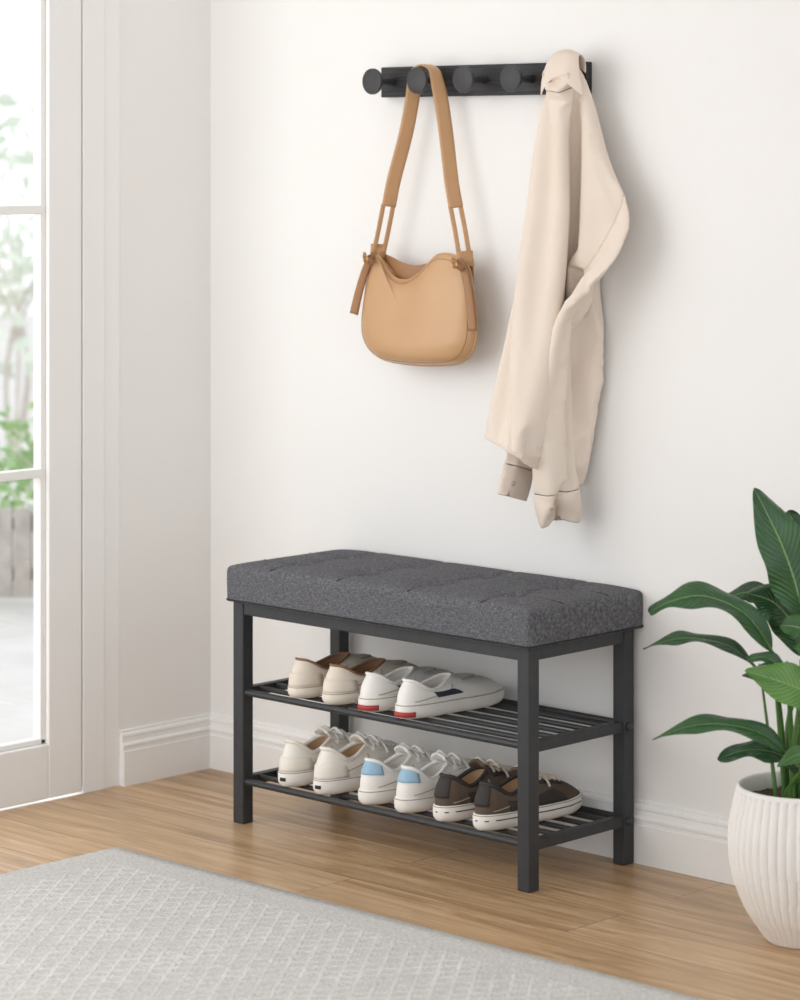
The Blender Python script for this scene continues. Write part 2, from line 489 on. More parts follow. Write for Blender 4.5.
    for i, p in enumerate(W):
        x, z = p.x-cx, p.z-cz; down = max(0, -z); qr, ql = Q[i]
        p.x += nx_-cx
        sx = sstep((x-.02+.04*down)/.09)
        p.x += -.050*qr*sstep((down-.30)/.40) - .036*ql*sstep((down-.40)/.25) + .006*sstep((down-.1)/.2)
        p.x += sx*.030*sstep((down-.14)/.16)*(1-.85*qr*sstep((down-.35)/.2))*(1-.35*sstep((down-.55)/.15))
        p.y = min(p.y-.010*qr*sstep((down-.3)/.2), WY-.004)
        if z > .004:   # collar stand closes over itself above the knob
            k_ = sstep((z-.004)/.018)
            p.y += (-.050-p.y)*.7*k_; p.z -= .012*k_; p.x += (nx_-p.x)*.18*k_
    e = empty('jacket', (nx_, y0, cz), 'beige cotton overshirt hanging from the last rack knob', 'jacket')
    def part(name, regs, mt, parent, th=.0016, off=0):
        fs = [tuple(p.vertices) for p, r in zip(me.polygons, reg) if r in regs]
        used = sorted(set(i for f in fs for i in f)); mp = {a: n for n, a in enumerate(used)}
        ob = mesh(name, [W[i] for i in used], [tuple(mp[i] for i in f) for f in fs], mt, parent)
        solid(ob, th, off); subsurf(ob, 1); return ob
    part('body', (0,), M_cloth, e)
    s1 = part('sleeve', (1,), M_cloth, e); s2 = part('sleeve', (2,), M_cloth, e)
    part('cuff', (3,), M_cloth2, s1, .0024); part('cuff', (4,), M_cloth2, s2, .0024)
    part('collar_stand', (5,), M_cloth2, e, .002)
    # folded collar: starts behind the stand, goes over its top and falls in front of the knob
    prof_c = catmull([(0, -.030, 1.452), (0, -.036, 1.472), (0, -.054, 1.4835), (0, -.075, 1.476), (0, -.0865, 1.452), (0, -.0900, 1.424)], 6)
    V = []; F = []; NX = 22; n = len(prof_c)
    for j, p in enumerate(prof_c):
        t = j/(n-1)
        for i in range(NX+1):
            q = -1+2*i/NX
            hw = .030+.020*sstep((t-.35)/.65)
            zt_ = p.z - .011*q*q*(1-.4*t) - .020*max(0, (t-.55)/.45)*abs(q)**1.6 + .010*max(0, (t-.7)/.3)*(1-abs(q))*1.0
            yy = p.y + .016*q*q*t + .0022*math.sin(q*5+t*2)
            V.append((nx_-.001+hw*q+.008*t, yy, zt_))
    for j in range(n-1):
        for i in range(NX): F.append((j*(NX+1)+i, j*(NX+1)+i+1, (j+1)*(NX+1)+i+1, (j+1)*(NX+1)+i))
    c_o = mesh('collar', V, F, M_cloth2, e); solid(c_o, .0026); subsurf(c_o, 1)
    M_button = noisy('cream_button', srgb(206, 192, 176), srgb(214, 202, 188), .4, 20, .02, .001)
    dr = Vector((-.60, .80, 0)).normalized()
    allf = [tuple(p.vertices) for p in me.polygons]
    tree = BVHTree.FromPolygons([tuple(p) for p in W], allf)
    for rg, par in ((3, s1), (4, s2)):
        ids = set(i for f, r in zip(allf, reg) if r == rg for i in f); c = sum((W[i] for i in ids), Vector())/len(ids)
        h = tree.ray_cast(c+Vector((-.010, 0, .004))-dr*.4, dr)
        if h[0] is not None:
            nn = h[1]; nn = nn if nn.dot(dr) < 0 else -nn
            V_, F_ = lathe([(.0001, 0), (.0046, 0), (.0052, .001), (.0046, .0022), (.0001, .0019)], 16)
            R_ = nn.to_track_quat('Z', 'Y').to_matrix()
            mesh('button', [R_ @ Vector(v)+h[0]+nn*.0016 for v in V_], F_, M_button, par)
    er = {}
    for f, r in zip(allf, reg):
        for a in range(len(f)): er.setdefault(tuple(sorted((f[a], f[(a+1) % len(f)]))), []).append(r)
    def chains(keys):
        adj = {}
        for a, b in keys: adj.setdefault(a, []).append(b); adj.setdefault(b, []).append(a)
        seen = set(); out = []
        for st in sorted(adj, key=lambda v: len(adj[v])):
            if st in seen: continue
            ch = [st]; seen.add(st); cur = st
            while True:
                nx = [v for v in adj[cur] if v not in seen]
                if not nx: break
                cur = nx[0]; seen.add(cur); ch.append(cur)
            if len(ch) > 3: out.append((ch, ch[0] in adj[ch[-1]] and len(ch) > 4))
        return out
    def cord(name, keys, rad, mt):
        parts = []
        for ch, cl in chains(keys):
            pth = [W[i] for i in ch]
            sm = [(pth[k]*2+pth[max(k-1, 0)]+pth[min(k+1, len(pth)-1)])/4 for k in range(len(pth))]
            parts.append(tube(catmull(sm, 3, cl), rad, 6, closed=cl))
        if parts:
            v, f = join(parts); mesh(name, v, f, mt, e)
    cord('armhole_seam', [k for k, rs in er.items() if 0 in rs and (1 in rs)], .0013, M_cloth2)
    cord('hem', [k for k, rs in er.items() if len(rs) == 1 and rs[0] == 0], .0016, M_cloth2)
    bpy.data.meshes.remove(me)
make_jacket()

# ------------------------------------------------------------------ room shell
o = box('wall_back', (-.20, WY, -.06), (5.0, WY+.15, 2.6), M_wall); tag(o, 'plain white painted wall', kind='structure')
o = box('floor', (-.012, -5.2, -.06), (5.0, WY, 0), M_floor, origin=(0, 0, 0)); tag(o, 'light oak plank floor', kind='structure')
o = box('ceiling', (-.20, -5.2, 2.6), (5.0, WY+.15, 2.7), M_ceiling); tag(o, 'plain white ceiling', kind='structure')
DY0, DY1, DH = -.30, -2.25, 2.15   # door opening
o = boxes('wall_left', [((-.20, DY0, -.06), (WX, WY, 2.6)), ((-.20, -5.2, -.06), (WX, DY1, 2.6)), ((-.20, DY1, DH), (WX, DY0, 2.6))], M_wall_left)
tag(o, 'plain white wall beside the glazed door', kind='structure')

prof = [(0, 0), (.015, 0), (.015, .070), (.0125, .0715), (.0125, .078), (.0145, .080), (.0145, .084), (.009, .088), (.008, .097), (.010, .099), (.0095, .104), (.005, .107), (.005, .112), (0, .113)]
def skirting(name, pts):
    (ax, ay), (bx, by), (nx, ny) = pts
    V = []; F = []
    n = len(prof)
    for (x, y) in ((ax, ay), (bx, by)):
        for d, z in prof: V.append((x+nx*d, y+ny*d, z))
    for i in range(n-1): F.append((i, i+1, n+i+1, n+i))
    F.append(tuple(range(n))); F.append(tuple(range(n, 2*n))[::-1])
    o = mesh(name, V, F, M_trim, smooth=False); tag(o, 'white moulded baseboard along the wall', kind='structure'); return o
skirting('baseboard_back', ((WX, WY), (5.0, WY), (0, -1)))
skirting('baseboard_left', ((WX, WY), (WX, -.240), (1, 0)))
o = boxes('trim_1', [((WX-.02, -.281, 0), (WX+.001, -.240, DH+.05)), ((WX-.06, -.338, 0), (WX+.003, -.2820, DH+.05)),
                     ((WX-.02, DY1, DH), (WX+.003, -.240, DH+.05))], M_trim, bev=.001)
tag(o, 'flat white door casing', kind='structure')

M_glass, nt, b = new_mat('clear_glass', (1, 1, 1, 1), .02)
tr = nt.nodes.new('ShaderNodeBsdfTransparent'); gl = nt.nodes.new('ShaderNodeBsdfGlossy'); gl.inputs['Roughness'].default_value = .02
fr = nt.nodes.new('ShaderNodeMixShader'); fr.inputs[0].default_value = .05
nt.links.new(tr.outputs[0], fr.inputs[1]); nt.links.new(gl.outputs[0], fr.inputs[2])
nt.links.new(fr.outputs[0], nt.nodes['Material Output'].inputs['Surface'])

def glazed_door(name, y0, y1):
    d = empty(name, (-.03, (y0+y1)/2, 0)); tag(d, 'white glazed door with square panes', kind='structure')
    xs0, xs1 = -.050, -.010
    st = .086
    box('stile', (xs0, y0-st, .004), (xs1, y0, DH-.01), M_trim, d, .003)
    box('stile', (xs0, y1, .004), (xs1, y1+st, DH-.01), M_trim, d, .003)
    box('bottom_rail', (xs0, y1+st, .004), (xs1, y0-st, .113), M_trim, d, .003)
    box('top_rail', (xs0, y1+st, DH-.12), (xs1, y0-st, DH-.01), M_trim, d, .003)
    gy0, gy1 = y0-st, y1+st
    bd = [((-.042, gy0-.014, .113), (-.019, gy0, DH-.12)), ((-.042, gy1, .113), (-.019, gy1+.014, DH-.12)),
          ((-.042, gy1, .113), (-.019, gy0, .125)), ((-.042, gy1, DH-.132), (-.019, gy0, DH-.12))]
    boxes('glazing_bead', bd, M_trim, d, .003)
    ym = (gy0+gy1)/2
    bars = [((-.040, gy1+.01, z-.009), (-.016, gy0-.01, z+.009)) for z in (.655, 1.181, 1.707)]
    bars.append(((-.040, ym-.009, .12), (-.016, ym+.009, DH-.12)))
    boxes('muntin', bars, M_trim, d, .002)
    box('glass_pane', (-.031, gy1+.003, .12), (-.028, gy0-.003, DH-.125), M_glass, d)
    return d
glazed_door('door_1', -.341, -1.29)
glazed_door('door_2', -1.295, -2.24)

# ------------------------------------------------------------------ garden outside
M_pave = noisy('pale_paving', srgb(214, 211, 207), srgb(228, 226, 222), .9, 5, .2, .004)
M_fence = noisy('weathered_fence', srgb(176, 168, 160), srgb(204, 198, 190), .95, 18, .4, .006)
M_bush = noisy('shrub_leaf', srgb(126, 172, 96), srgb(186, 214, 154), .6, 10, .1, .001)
M_bush2 = noisy('overexposed_tree_leaf', srgb(214, 226, 206), srgb(238, 243, 233), .6, 10, .1, .001)  # near-white leaf colour imitates foliage blown out by daylight
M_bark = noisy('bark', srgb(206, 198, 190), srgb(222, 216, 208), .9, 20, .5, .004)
o = box('patio', (-14, -8, -.16), (-.2, 14, -.06), M_pave); tag(o, 'pale stone patio outside the door', kind='structure')
cx, cy = -2.3, 1.2
dirv = Vector((.75, .66, 0)).normalized(); nrm = Vector((-.66, .75, 0)).normalized()
def orient(lo, hi):
    bl, bf = boxdata(lo, hi)
    return [Vector((cx, cy, 0))+dirv*p[0]+nrm*p[1]+Vector((0, 0, p[2])) for p in bl], bf
fparts = []
s = -2.6
while s < 2.4:
    fparts.append(orient((s, -.012, -.03), (s+.050, .008, .23+.006*random.random()))); s += .056
for z in (.02, .17): fparts.append(orient((-2.6, .008, z), (2.4, .03, z+.035)))
s = -2.6
while s < 2.4:
    fparts.append(orient((s, .03, -.06), (s+.07, .09, .25))); s += 1.2
v, f = join(fparts)
o = mesh('garden_fence', v, f, M_fence, smooth=False, origin=(cx, cy, -.06))
tag(o, 'low weathered slatted garden fence outside the glass door', 'fence')

def shrub(name, c, rad, nleaf, size, mat, trunk_h, label, cat):
    e = empty(name, (c[0], c[1], -.06), label, cat)
    V = []; F = []
    for _ in range(nleaf):
        d = Vector((random.gauss(0, 1), random.gauss(0, 1), random.gauss(0, 1))).normalized()*random.uniform(.35, 1)
        d *= 0.75+.45*noise.noise(d*2.3+Vector(c))
        p = Vector((c[0]+d.x*rad[0], c[1]+d.y*rad[1], c[2]+d.z*rad[2]))
        if p.z < 0: continue
        a = Vector((random.gauss(0, 1), random.gauss(0, 1), random.gauss(0, .6))).normalized()
        bb = a.cross(Vector((random.gauss(0, 1), random.gauss(0, 1), random.gauss(0, 1)))).normalized()
        s = size*random.uniform(.6, 1.2); n = len(V)
        V += [p, p+a*s*.5+bb*s*.25, p+a*s, p+a*s*.5-bb*s*.25]; F.append((n, n+1, n+2, n+3))
    f = mesh('foliage', V, F, mat, e, smooth=False); f['kind'] = 'stuff'
    parts = []
    for k in range(5):
        a = k*1.26
        tip = (c[0]+math.cos(a)*rad[0]*.5, c[1]+math.sin(a)*rad[1]*.5, c[2]+rad[2]*.3)
        pts = catmull([(c[0], c[1], -.06), (c[0]+.02*k, c[1], -.06+trunk_h), tip], 6)
        parts.append(tube(pts, lambda t: .014*(1-.7*t)*(1 if trunk_h > .4 else .5), 6))
    v, f2 = join(parts); mesh('trunk', v, f2, M_bark, e)
shrub('garden_shrub', (-2.80, 1.88, .26), (.5, .5, .27), 800, .055, M_bush, .2, 'leafy light green shrub behind the slatted fence', 'shrub')
shrub('garden_shrub', (-3.95, 1.45, .26), (.5, .5, .27), 700, .055, M_bush, .2, 'leafy light green shrub behind the slatted fence', 'shrub')
shrub('garden_tree', (-5.0, 3.45, 1.0), (1.2, 1.1, .95), 480, .12, M_bush2, .6, 'tree behind the shrubs, leaves paled to imitate overexposed daylight', 'tree')

# ------------------------------------------------------------------ rug
def make_rug():
    x0, y0, x1, y1 = .404, -.602, 2.60, -2.3
    nx, ny = 160, 120
    V = []; F = []
    for j in range(ny+1):
        for i in range(nx+1):
            x = x0+(x1-x0)*i/nx; y = y0+(y1-y0)*j/ny
            e = min(i, nx-i, j, ny-j)
            z = .011+.0015*noise.noise(Vector((x*60, y*60, 0))) if e > 0 else .0005
            if i == 1: x = x0+.003
            if i == nx-1: x = x1-.003
            if j == 1: y = y0-.003
            if j == ny-1: y = y1+.003
            if e <= 1:
                x += .0025*noise.noise(Vector((x*60, y*60, 1))); y += .0025*noise.noise(Vector((x*60, y*60, 5)))
            V.append((x, y, z))
    for j in range(ny):
        for i in range(nx):
            a = j*(nx+1)+i
            F.append((a, a+nx+1, a+nx+2, a+1))
    o = mesh('rug', V, F, M_rug, origin=(x0, y0, 0))
    tag(o, 'light grey low-pile rug with woven lattice pattern', 'rug')
make_rug()

# ------------------------------------------------------------------ bench
BX0, BX1, BY0, BY1 = .388, 1.147, -.2955, -.0038
def make_bench():
    e = empty('shoe_bench', ((BX0+BX1)/2, (BY0+BY1)/2, 0),
              'black metal shoe bench with tufted charcoal fabric seat and two shelves', 'bench')
    L = .028; ztop = .428
    for x in (BX0, BX1-L):
        for y in (BY0, BY1-L):
            box('leg', (x, y, 0), (x+L, y+L, ztop), M_black, e, .0025)
    t = .024
    boxes('top_rail', [((BX0+L, BY0+.002, ztop-t), (BX1-L, BY0+.022, ztop)), ((BX0+L, BY1-.022, ztop-t), (BX1-L, BY1-.002, ztop)),
                       ((BX0+.003, BY0+L, ztop-t), (BX0+.023, BY1-L, ztop)), ((BX1-.023, BY0+L, ztop-t), (BX1-.003, BY1-L, ztop))], M_black, e, .002)
    for zt in (.260, .088):
        parts = []
        for x in (BX0+.004, BX1-.022):
            parts.append(boxdata((x, BY0+L, zt-.018), (x+.018, BY1-L, zt+.001)))
        v, f = join(parts)
        ys = [BY0+.010, BY0+.052, BY0+.098, BY0+.145, BY0+.192, BY0+.238, BY1-.010]
        for k, y in enumerate(ys):
            r = .0065 if k in (0, 6) else .0048
            xa, xb = (BX0+L-.002, BX1-L+.002) if k in (0, 6) else (BX0+.018, BX1-.018)
            tv, tf = tube([(xa, y, zt-r), (xb, y, zt-r)], r, 10)
            v, f = join([(v, f), (tv, tf)])
        s = mesh('shelf', v, f, M_black, e, smooth=False); bevel(s, .0012)
        bv, bf = lathe([(.0001, 0), (.006, 0), (.0075, .002), (.0075, .005), (.005, .008), (.0001, .0085)], 16, (BX1-.001, BY1-L+.010, zt-.009), 'x')
        mesh('bolt', bv, bf, M_black, e)
    # cushion ------------------------------------------------------
    cx, cy = (BX0+BX1)/2, -.1465
    ax, ay = .389, .1595; r = .009; zb = ztop+.001; zt = .4965; H = .075
    step = .0041
    nx = int((2*ax+2*H)/step); ny = int((2*ay+2*H)/step)
    cols = [-.27, -.09, .09, .27]; rows = [-.062, .062]
    def puff(x, y):
        fx = max(0, 1-(abs(x)/ax)**10); fy = max(0, 1-(abs(y)/ay)**8)
        z = .0105*fx*fy
        for a in cols:
            for b_ in rows:
                d = math.hypot(x-a, (y-b_))
                z -= .024*math.exp(-(d/.022)**1.15)*fx*fy
                if .004 < d < .10:
                    an = math.atan2(y-b_, x-a)
                    c = abs(math.sin(2*an+.15*math.sin(a*30))); z -= .006*(c**18)*math.exp(-d/.030)
        for a in cols: z -= .0070*math.exp(-abs(x-a)/.0055)*fy
        for b_ in rows: z -= .0062*math.exp(-abs(y-b_)/.0045)*fx
        z += .0008*noise.noise(Vector((x*22, y*22, 2)))*fx*fy
        return z
    V = []; F = []
    for j in range(ny+1):
        for i in range(nx+1):
            gx = -(ax+H-r)+(2*(ax+H-r))*i/nx; gy = -(ay+H-r)+(2*(ay+H-r))*j/ny
            dx = max(abs(gx)-(ax-r), 0); dy = max(abs(gy)-(ay-r), 0); d = math.hypot(dx, dy)
            bx = math.copysign(min(abs(gx), ax-r), gx); by = math.copysign(min(abs(gy), ay-r), gy)
            z = zt
            if d > 0:
                ux, uy = dx/d*math.copysign(1, gx), dy/d*math.copysign(1, gy)
                if d < r*pi/2: h = r*math.sin(d/r); dz = r*(1-math.cos(d/r))
                else: h = r; dz = r+(d-r*pi/2)
                zz = zt-dz
                if zz < zb: zz = zb
                k = (zz-zb)/(zt-zb); h += .0010*math.sin(pi*max(0, min(1, k)))
                h += .0006*noise.noise(Vector((bx*18, by*18, zz*30)))
                bx += ux*h; by += uy*h; z = zz
                fade = max(0, 1-d/(r*1.2))
            else: fade = 1
            z += puff(bx, by)*fade if fade > 0 else 0
            V.append((cx+bx, cy+by, max(z, zb)))
    for j in range(ny):
        for i in range(nx):
            a = j*(nx+1)+i; F.append((a, a+1, a+nx+2, a+nx+1))
    seat = mesh('seat_cushion', V, F, M_seat, e); seat['label'] = 'charcoal heathered fabric cushion with stitched tufts'
    box('seat_base', (cx-ax+.006, cy-ay+.006, ztop), (cx+ax-.006, cy+ay-.006, ztop+.012), M_black, e)
    for a in cols:
        for b_ in rows:
            zc = zt+puff(a, b_)
            bv, bf = lathe([(.0080, -.001), (.0075, .0014), (.0045, .003), (.0001, .0034)], 16, (cx+a, cy+b_, zc+.0015))
            mesh('tuft_button', bv, bf, M_seam, e)
    parts = []
    for a in cols:
        parts.append(tube([(cx+a, cy-ay+.006+(2*ay-.012)*k/60, zt+puff(a, -ay+.006+(2*ay-.012)*k/60)+.0008) for k in range(61)], .0013, 5))
    for b_ in rows:
        parts.append(tube([(cx-ax+.006+(2*ax-.012)*k/140, cy+b_, zt+puff(-ax+.006+(2*ax-.012)*k/140, b_)+.0008) for k in range(141)], .0013, 5))
    v, f = join(parts); mesh('tufting_seams', v, f, M_seam, e)
    def rr_path(rad, z, ext):
        out = []
        for qx, qy, a0 in ((1, 1, 0), (-1, 1, pi/2), (-1, -1, pi), (1, -1, 1.5*pi)):
            for k in range(7):
                a = a0+pi/2*k/6
                out.append((cx+qx*(ax-rad)+(rad+ext)*math.cos(a), cy+qy*(ay-rad)+(rad+ext)*math.sin(a), z))
        return out
    tv, tf = tube(rr_path(r, zb+.003, .001), .0018, 6, closed=True)
    mesh('seam', tv, tf, M_seam, e)
make_bench()

# ------------------------------------------------------------------ shoes
def W_heel(u): return lerp_tab([(0, .036), (.18, .0335), (.38, .033), (.62, .041), (.74, .0450), (.88, .0435), (1, .040)], u)
class Shoe:
    def __init__(s, L=.27, sw=.93, z0=.026, hh=.075, hs=.058, ht=.082, yr0=.018, yr1=.52, hb=.036, wr=.027, bulge=.003):
        s.__dict__.update(L=L, sw=sw, z0=z0, hh=hh, hs=hs, ht=ht, yr0=yr0, yr1=yr1*L, hb=hb, wr=wr, bulge=bulge)
    def outline(s, phi, off=0.0):
        U = (1-math.cos(phi))/2; sg = 1 if math.sin(phi) >= 0 else -1
        w = W_heel(U)*s.sw*max(0, 1-abs(2*U-1)**3)**(1/2.2)
        x = sg*w + .003*math.sin(pi*U)
        y = U*s.L
        if off:
            x += sg*off*abs(math.sin(phi))**.5; y += -off*math.cos(phi)
        return x, y
    def rim(s, phi):
        U = (1-math.cos(phi))/2; sg = 1 if math.sin(phi) >= 0 else -1
        y = s.yr0+(s.yr1-s.yr0)*U
        w = s.wr*max(0, 1-abs(2*U-1)**2.4)**.5*(1-.25*U)
        z = lerp_tab([(0, s.hh), (.40, s.hs), (1, s.ht)], U)
        return sg*w, y, z
    def surf(s, phi, t, off=0.0):
        px, py = s.outline(phi); rx, ry, rz = s.rim(phi)
        U = (1-math.cos(phi))/2
        x = px+(rx-px)*t; y = py+(ry-py)*t
        hb = s.hb*(.35+.65*U)
        z = s.z0+hb*(1-(1-t)**3.6)+(rz-s.z0-hb)*t**(1.15+.35*U)
        bl = s.bulge*math.sin(pi*min(1, t*1.15)) if t < .87 else 0
        sx = math.sin(phi)
        x += bl*sx*1.3 + off*sx; y += -(bl+off)*math.cos(phi)*(1-U)
        z += off*.6*U
        return Vector((x, y, z))

def build_shoe(loc, rot, spec, mats, label, group, style):
    e = empty('shoe', loc, label, 'shoe', group, rot)
    S = Shoe(**spec); NP = 56; NT = 12
    mu, ms, ml = mats['upper'], mats['sole'], mats['lining']
    V = []; F = []
    for j in range(NT+1):
        t = (j/NT)**1.5
        for i in range(NP):
            V.append(S.surf(2*pi*i/NP, t))
    for j in range(NT):
        for i in range(NP):
            F.append((j*NP+i, j*NP+(i+1) % NP, (j+1)*NP+(i+1) % NP, (j+1)*NP+i))
    up = mesh('upper', V, F, mu, e, local=True); subsurf(up, 1)
    bvh = BVHTree.FromPolygons([tuple(v) for v in V], F)
    V2 = []; F2 = []
    levels = [(1.0, 0.0), (.90, .3), (.88, .65), (.84, 1.0)]
    for sc, dn in levels:
        for i in range(NP):
            x, y, z = S.rim(2*pi*i/NP); ym = (S.yr0+S.yr1)/2
            zf = S.z0+.008
            V2.append((x*sc, ym+(y-ym)*sc, z+(zf-z)*dn))
    for j in range(len(levels)-1):
        for i in range(NP):
            F2.append((j*NP+i, (j+1)*NP+i, (j+1)*NP+(i+1) % NP, j*NP+(i+1) % NP))
    n = (len(levels)-1)*NP
    F2.append(tuple(n+i for i in range(NP)))
    mesh('lining', V2, F2, ml, e, local=True)
    pts = [Vector(S.rim(2*pi*i/40)) for i in range(40)]
    cv, cf = tube(pts, mats.get('collar_r', .003), 8, closed=True)
    mesh('collar', cv, cf, mats.get('collar', mu), e, local=True)
    V3 = []; F3 = []
    rings = [(-.004, 0.0), (-.0005, .0035), (.0025, .009), (.003, S.z0*.55), (.0028, S.z0-.003), (.0015, S.z0+.001), (-.006, S.z0+.0015)]
    for off, z in rings:
        for i in range(NP):
            x, y = S.outline(2*pi*i/NP, off)
            V3.append((x, y, z))
    for j in range(len(rings)-1):
        for i in range(NP):
            F3.append((j*NP+i, j*NP+(i+1) % NP, (j+1)*NP+(i+1) % NP, (j+1)*NP+i))
    F3.append(tuple(range(NP))[::-1]); F3.append(tuple((len(rings)-1)*NP+i for i in range(NP)))
    mesh('sole', V3, F3, ms, e, local=True)
    tv, tf = tube([(S.outline(2*pi*i/NP, .0022)[0], S.outline(2*pi*i/NP, .0022)[1], S.z0-.001) for i in range(NP)], .0010, 5, closed=True)
    mesh('welt_stitch', tv, tf, mats.get('stitch', ml), e, local=True)
    parts = []
    for sg in (1, -1):
        parts.append(tube([S.surf(sg*(.55+1.35*k/14), .10+.72*(k/14)**1.6, .0008) for k in range(15)], .0010, 5))
    tv, tf = join(parts); mesh('panel_seam', tv, tf, mats.get('stitch', ml), e, local=True)
    def patch(name, p0, p1, t0, t1, off, mat, np_=14, nt_=6):
        V = []; F = []
        for j in range(nt_+1):
            for i in range(np_+1):
                V.append(S.surf(p0+(p1-p0)*i/np_, t0+(t1-t0)*j/nt_, off))
        for j in range(nt_):
            for i in range(np_):
                a = j*(np_+1)+i; F.append((a, a+1, a+np_+2, a+np_+1))
        return solid(mesh(name, V, F, mat, e, local=True), .0012)
    def sole_band(name, p0, p1, z0, z1, off, mat):
        V = []; F = []; n_ = 18
        for z in (z0, z1):
            for i in range(n_+1):
                x, y = S.outline(p0+(p1-p0)*i/n_, off); V.append((x, y, z))
        for i in range(n_): F.append((i, i+1, n_+2+i, n_+1+i))
        return solid(mesh(name, V, F, mat, e, local=True), .001)
    def on_top(x, y):
        h = bvh.ray_cast(Vector((x, y, .3)), Vector((0, 0, -1)))[0]
        return h.z if h else S.ht
    if 'heel_tab' in mats:
        a, t0, t1 = mats['heel_tab_dim']
        o = patch('heel_tab', -a, a, t0, t1, .0018, mats['heel_tab'])
        if mats.get('heel_tab_label'): o['label'] = mats['heel_tab_label']
    if 'heel_counter' in mats: patch('heel_counter', -.95, .95, .02, .45, .0014, mats['heel_counter'])
    if 'side_panel' in mats: patch('side_panel', .95, 2.1, .02, .42, .0012, mats['side_panel'], 20, 5)
    if 'toe_cap' in mats: patch('toe_cap', pi-.75, pi+.75, .02, .26, .0012, mats['toe_cap'], 18, 6)
    if 'gore' in mats:
        for sg in (1, -1):
            o = patch('side_label', sg*1.10, sg*1.62, .18, .55, .0014, mats['gore'], 8, 6); o['label'] = 'small navy side label'
    if 'sole_tab' in mats:
        sole_band('heel_patch', -.30, .56, .004, .0135, .0036, mats['sole_tab'])['label'] = 'red rubber heel patch'
    if 'heel_dot' in mats:
        sole_band('heel_mark', -.02, .20, .012, .0185, .0036, mats['heel_dot'])['label'] = 'small black heel mark'
    if 'foxing' in mats:
        sole_band('sole_stripe', -pi*.99, pi*.99, S.z0*.62, S.z0*.69, .0034, mats['foxing'])
    if style == 'lace':
        y1 = S.yr1; pts = catmull([(0, y1+.030, on_top(0, y1+.03)+.001), (0, y1, S.ht+.001), (0, y1-.016, S.ht+.008), (0, y1-.026, S.ht+.018)], 5)
        V = []; F = []
        n = len(pts)
        for i, p in enumerate(pts):
            w = .018+.004*i/n - (.006*max(0, (i-n+4)/4) if i > n-4 else 0)
            for k in range(9):
                a = -1+2*k/8; V.append((a*w, p.y, p.z-.009*a*a))
        for i in range(n-1):
            for k in range(8):
                F.append((i*9+k, i*9+k+1, (i+1)*9+k+1, (i+1)*9+k))
        o = mesh('tongue', V, F, mats.get('tongue', mu), e, local=True); solid(o, .006); subsurf(o, 1)
        parts = []
        rows = 5
        ys = [y1+.002+.0135*k for k in range(rows+1)]
        for k in range(rows):
            for sg in (-1, 1):
                path = []
                for q in range(7):
                    tt = q/6; x = sg*(-.021+.042*tt); y = ys[k]+(ys[k+1]-ys[k])*tt
                    path.append((x, y, on_top(x, y)+.0035))
                parts.append(tube(path, .0029, 6))
        zc = on_top(0, ys[0])+.007
        for sg in (-1, 1):
            parts.append(tube(catmull([(0, ys[0], zc), (sg*.016, ys[0]-.004, zc+.009), (sg*.030, ys[0]+.002, zc-.002), (sg*.020, ys[0]+.008, zc-.002), (0, ys[0], zc)], 6), .0026, 6))
            parts.append(tube(catmull([(0, ys[0], zc), (sg*.018, ys[0]+.012, zc+.002), (sg*.029, ys[0]+.022, zc-.014), (sg*.033, ys[0]+.026, zc-.026)], 5), .0026, 6))
        v, f = join(parts); mesh('laces', v, f, mats['laces'], e, local=True)
        for sg in (-1, 1):
            V = []; F = []
            for q in range(9):
                y = y1-.006+.075*q/8
                for xx in (.0155, .0205, .0265):
                    V.append((sg*xx, y, on_top(sg*xx, y)+.0012))
            for q in range(8):
                for c in range(2): F.append((q*3+c, q*3+c+1, q*3+c+4, q*3+c+3))
            solid(mesh('eyestay', V, F, mats.get('eyestay', mu), e, local=True), .0015)
    if style == 'slip':
        path = []
        for q in range(21):
            a = pi*(q/20); x = .025*math.cos(a); y = S.yr1+.005+.055*math.sin(a)
            path.append((x, y, on_top(x, y)+.0008))
        v, f = tube(path, .0014, 6); mesh('apron_seam', v, f, mats.get('seam', mu), e, local=True)
    return e

def leather(n, a, b_, r=.5): return noisy(n, a, b_, r, 12, .12, .0006, bscale=420)
white = leather('white_leather', srgb(236, 233, 228), srgb(243, 240, 236))
offw = leather('cream_canvas', srgb(228, 216, 200), srgb(234, 223, 209), .8)
cream = leather('cream_leather', srgb(233, 227, 216), srgb(239, 234, 225))
rubber = leather('white_rubber', srgb(236, 233, 227), srgb(242, 239, 234), .6)
rubber2 = leather('cream_rubber', srgb(232, 223, 209), srgb(237, 229, 216), .6)
brown_in = leather('brown_lining', srgb(132, 98, 74), srgb(148, 112, 86), .7)
tan_in = leather('tan_lining', srgb(182, 146, 112), srgb(194, 160, 126), .8)
grey_in = leather('grey_lining', srgb(210, 205, 198), srgb(220, 215, 209), .85)
stitch = leather('greige_stitch', srgb(170, 162, 149), srgb(180, 172, 159), .85)
blue = leather('pale_blue_suede', srgb(146, 182, 206), srgb(160, 194, 216), .85)
red = leather('red_rubber', srgb(172, 56, 52), srgb(184, 66, 60), .6)
navy = leather('navy_rubber', srgb(40, 44, 60), srgb(50, 54, 70), .6)
blk = leather('black_suede', srgb(50, 46, 44), srgb(62, 58, 55), .8)
dkbrown = leather('grey_brown_suede', srgb(82, 69, 58), srgb(104, 89, 76), .9)
lacew = leather('white_laces', srgb(240, 237, 231), srgb(245, 242, 237), .9)
laceb = leather('beige_laces', srgb(212, 201, 186), srgb(222, 211, 196), .9)

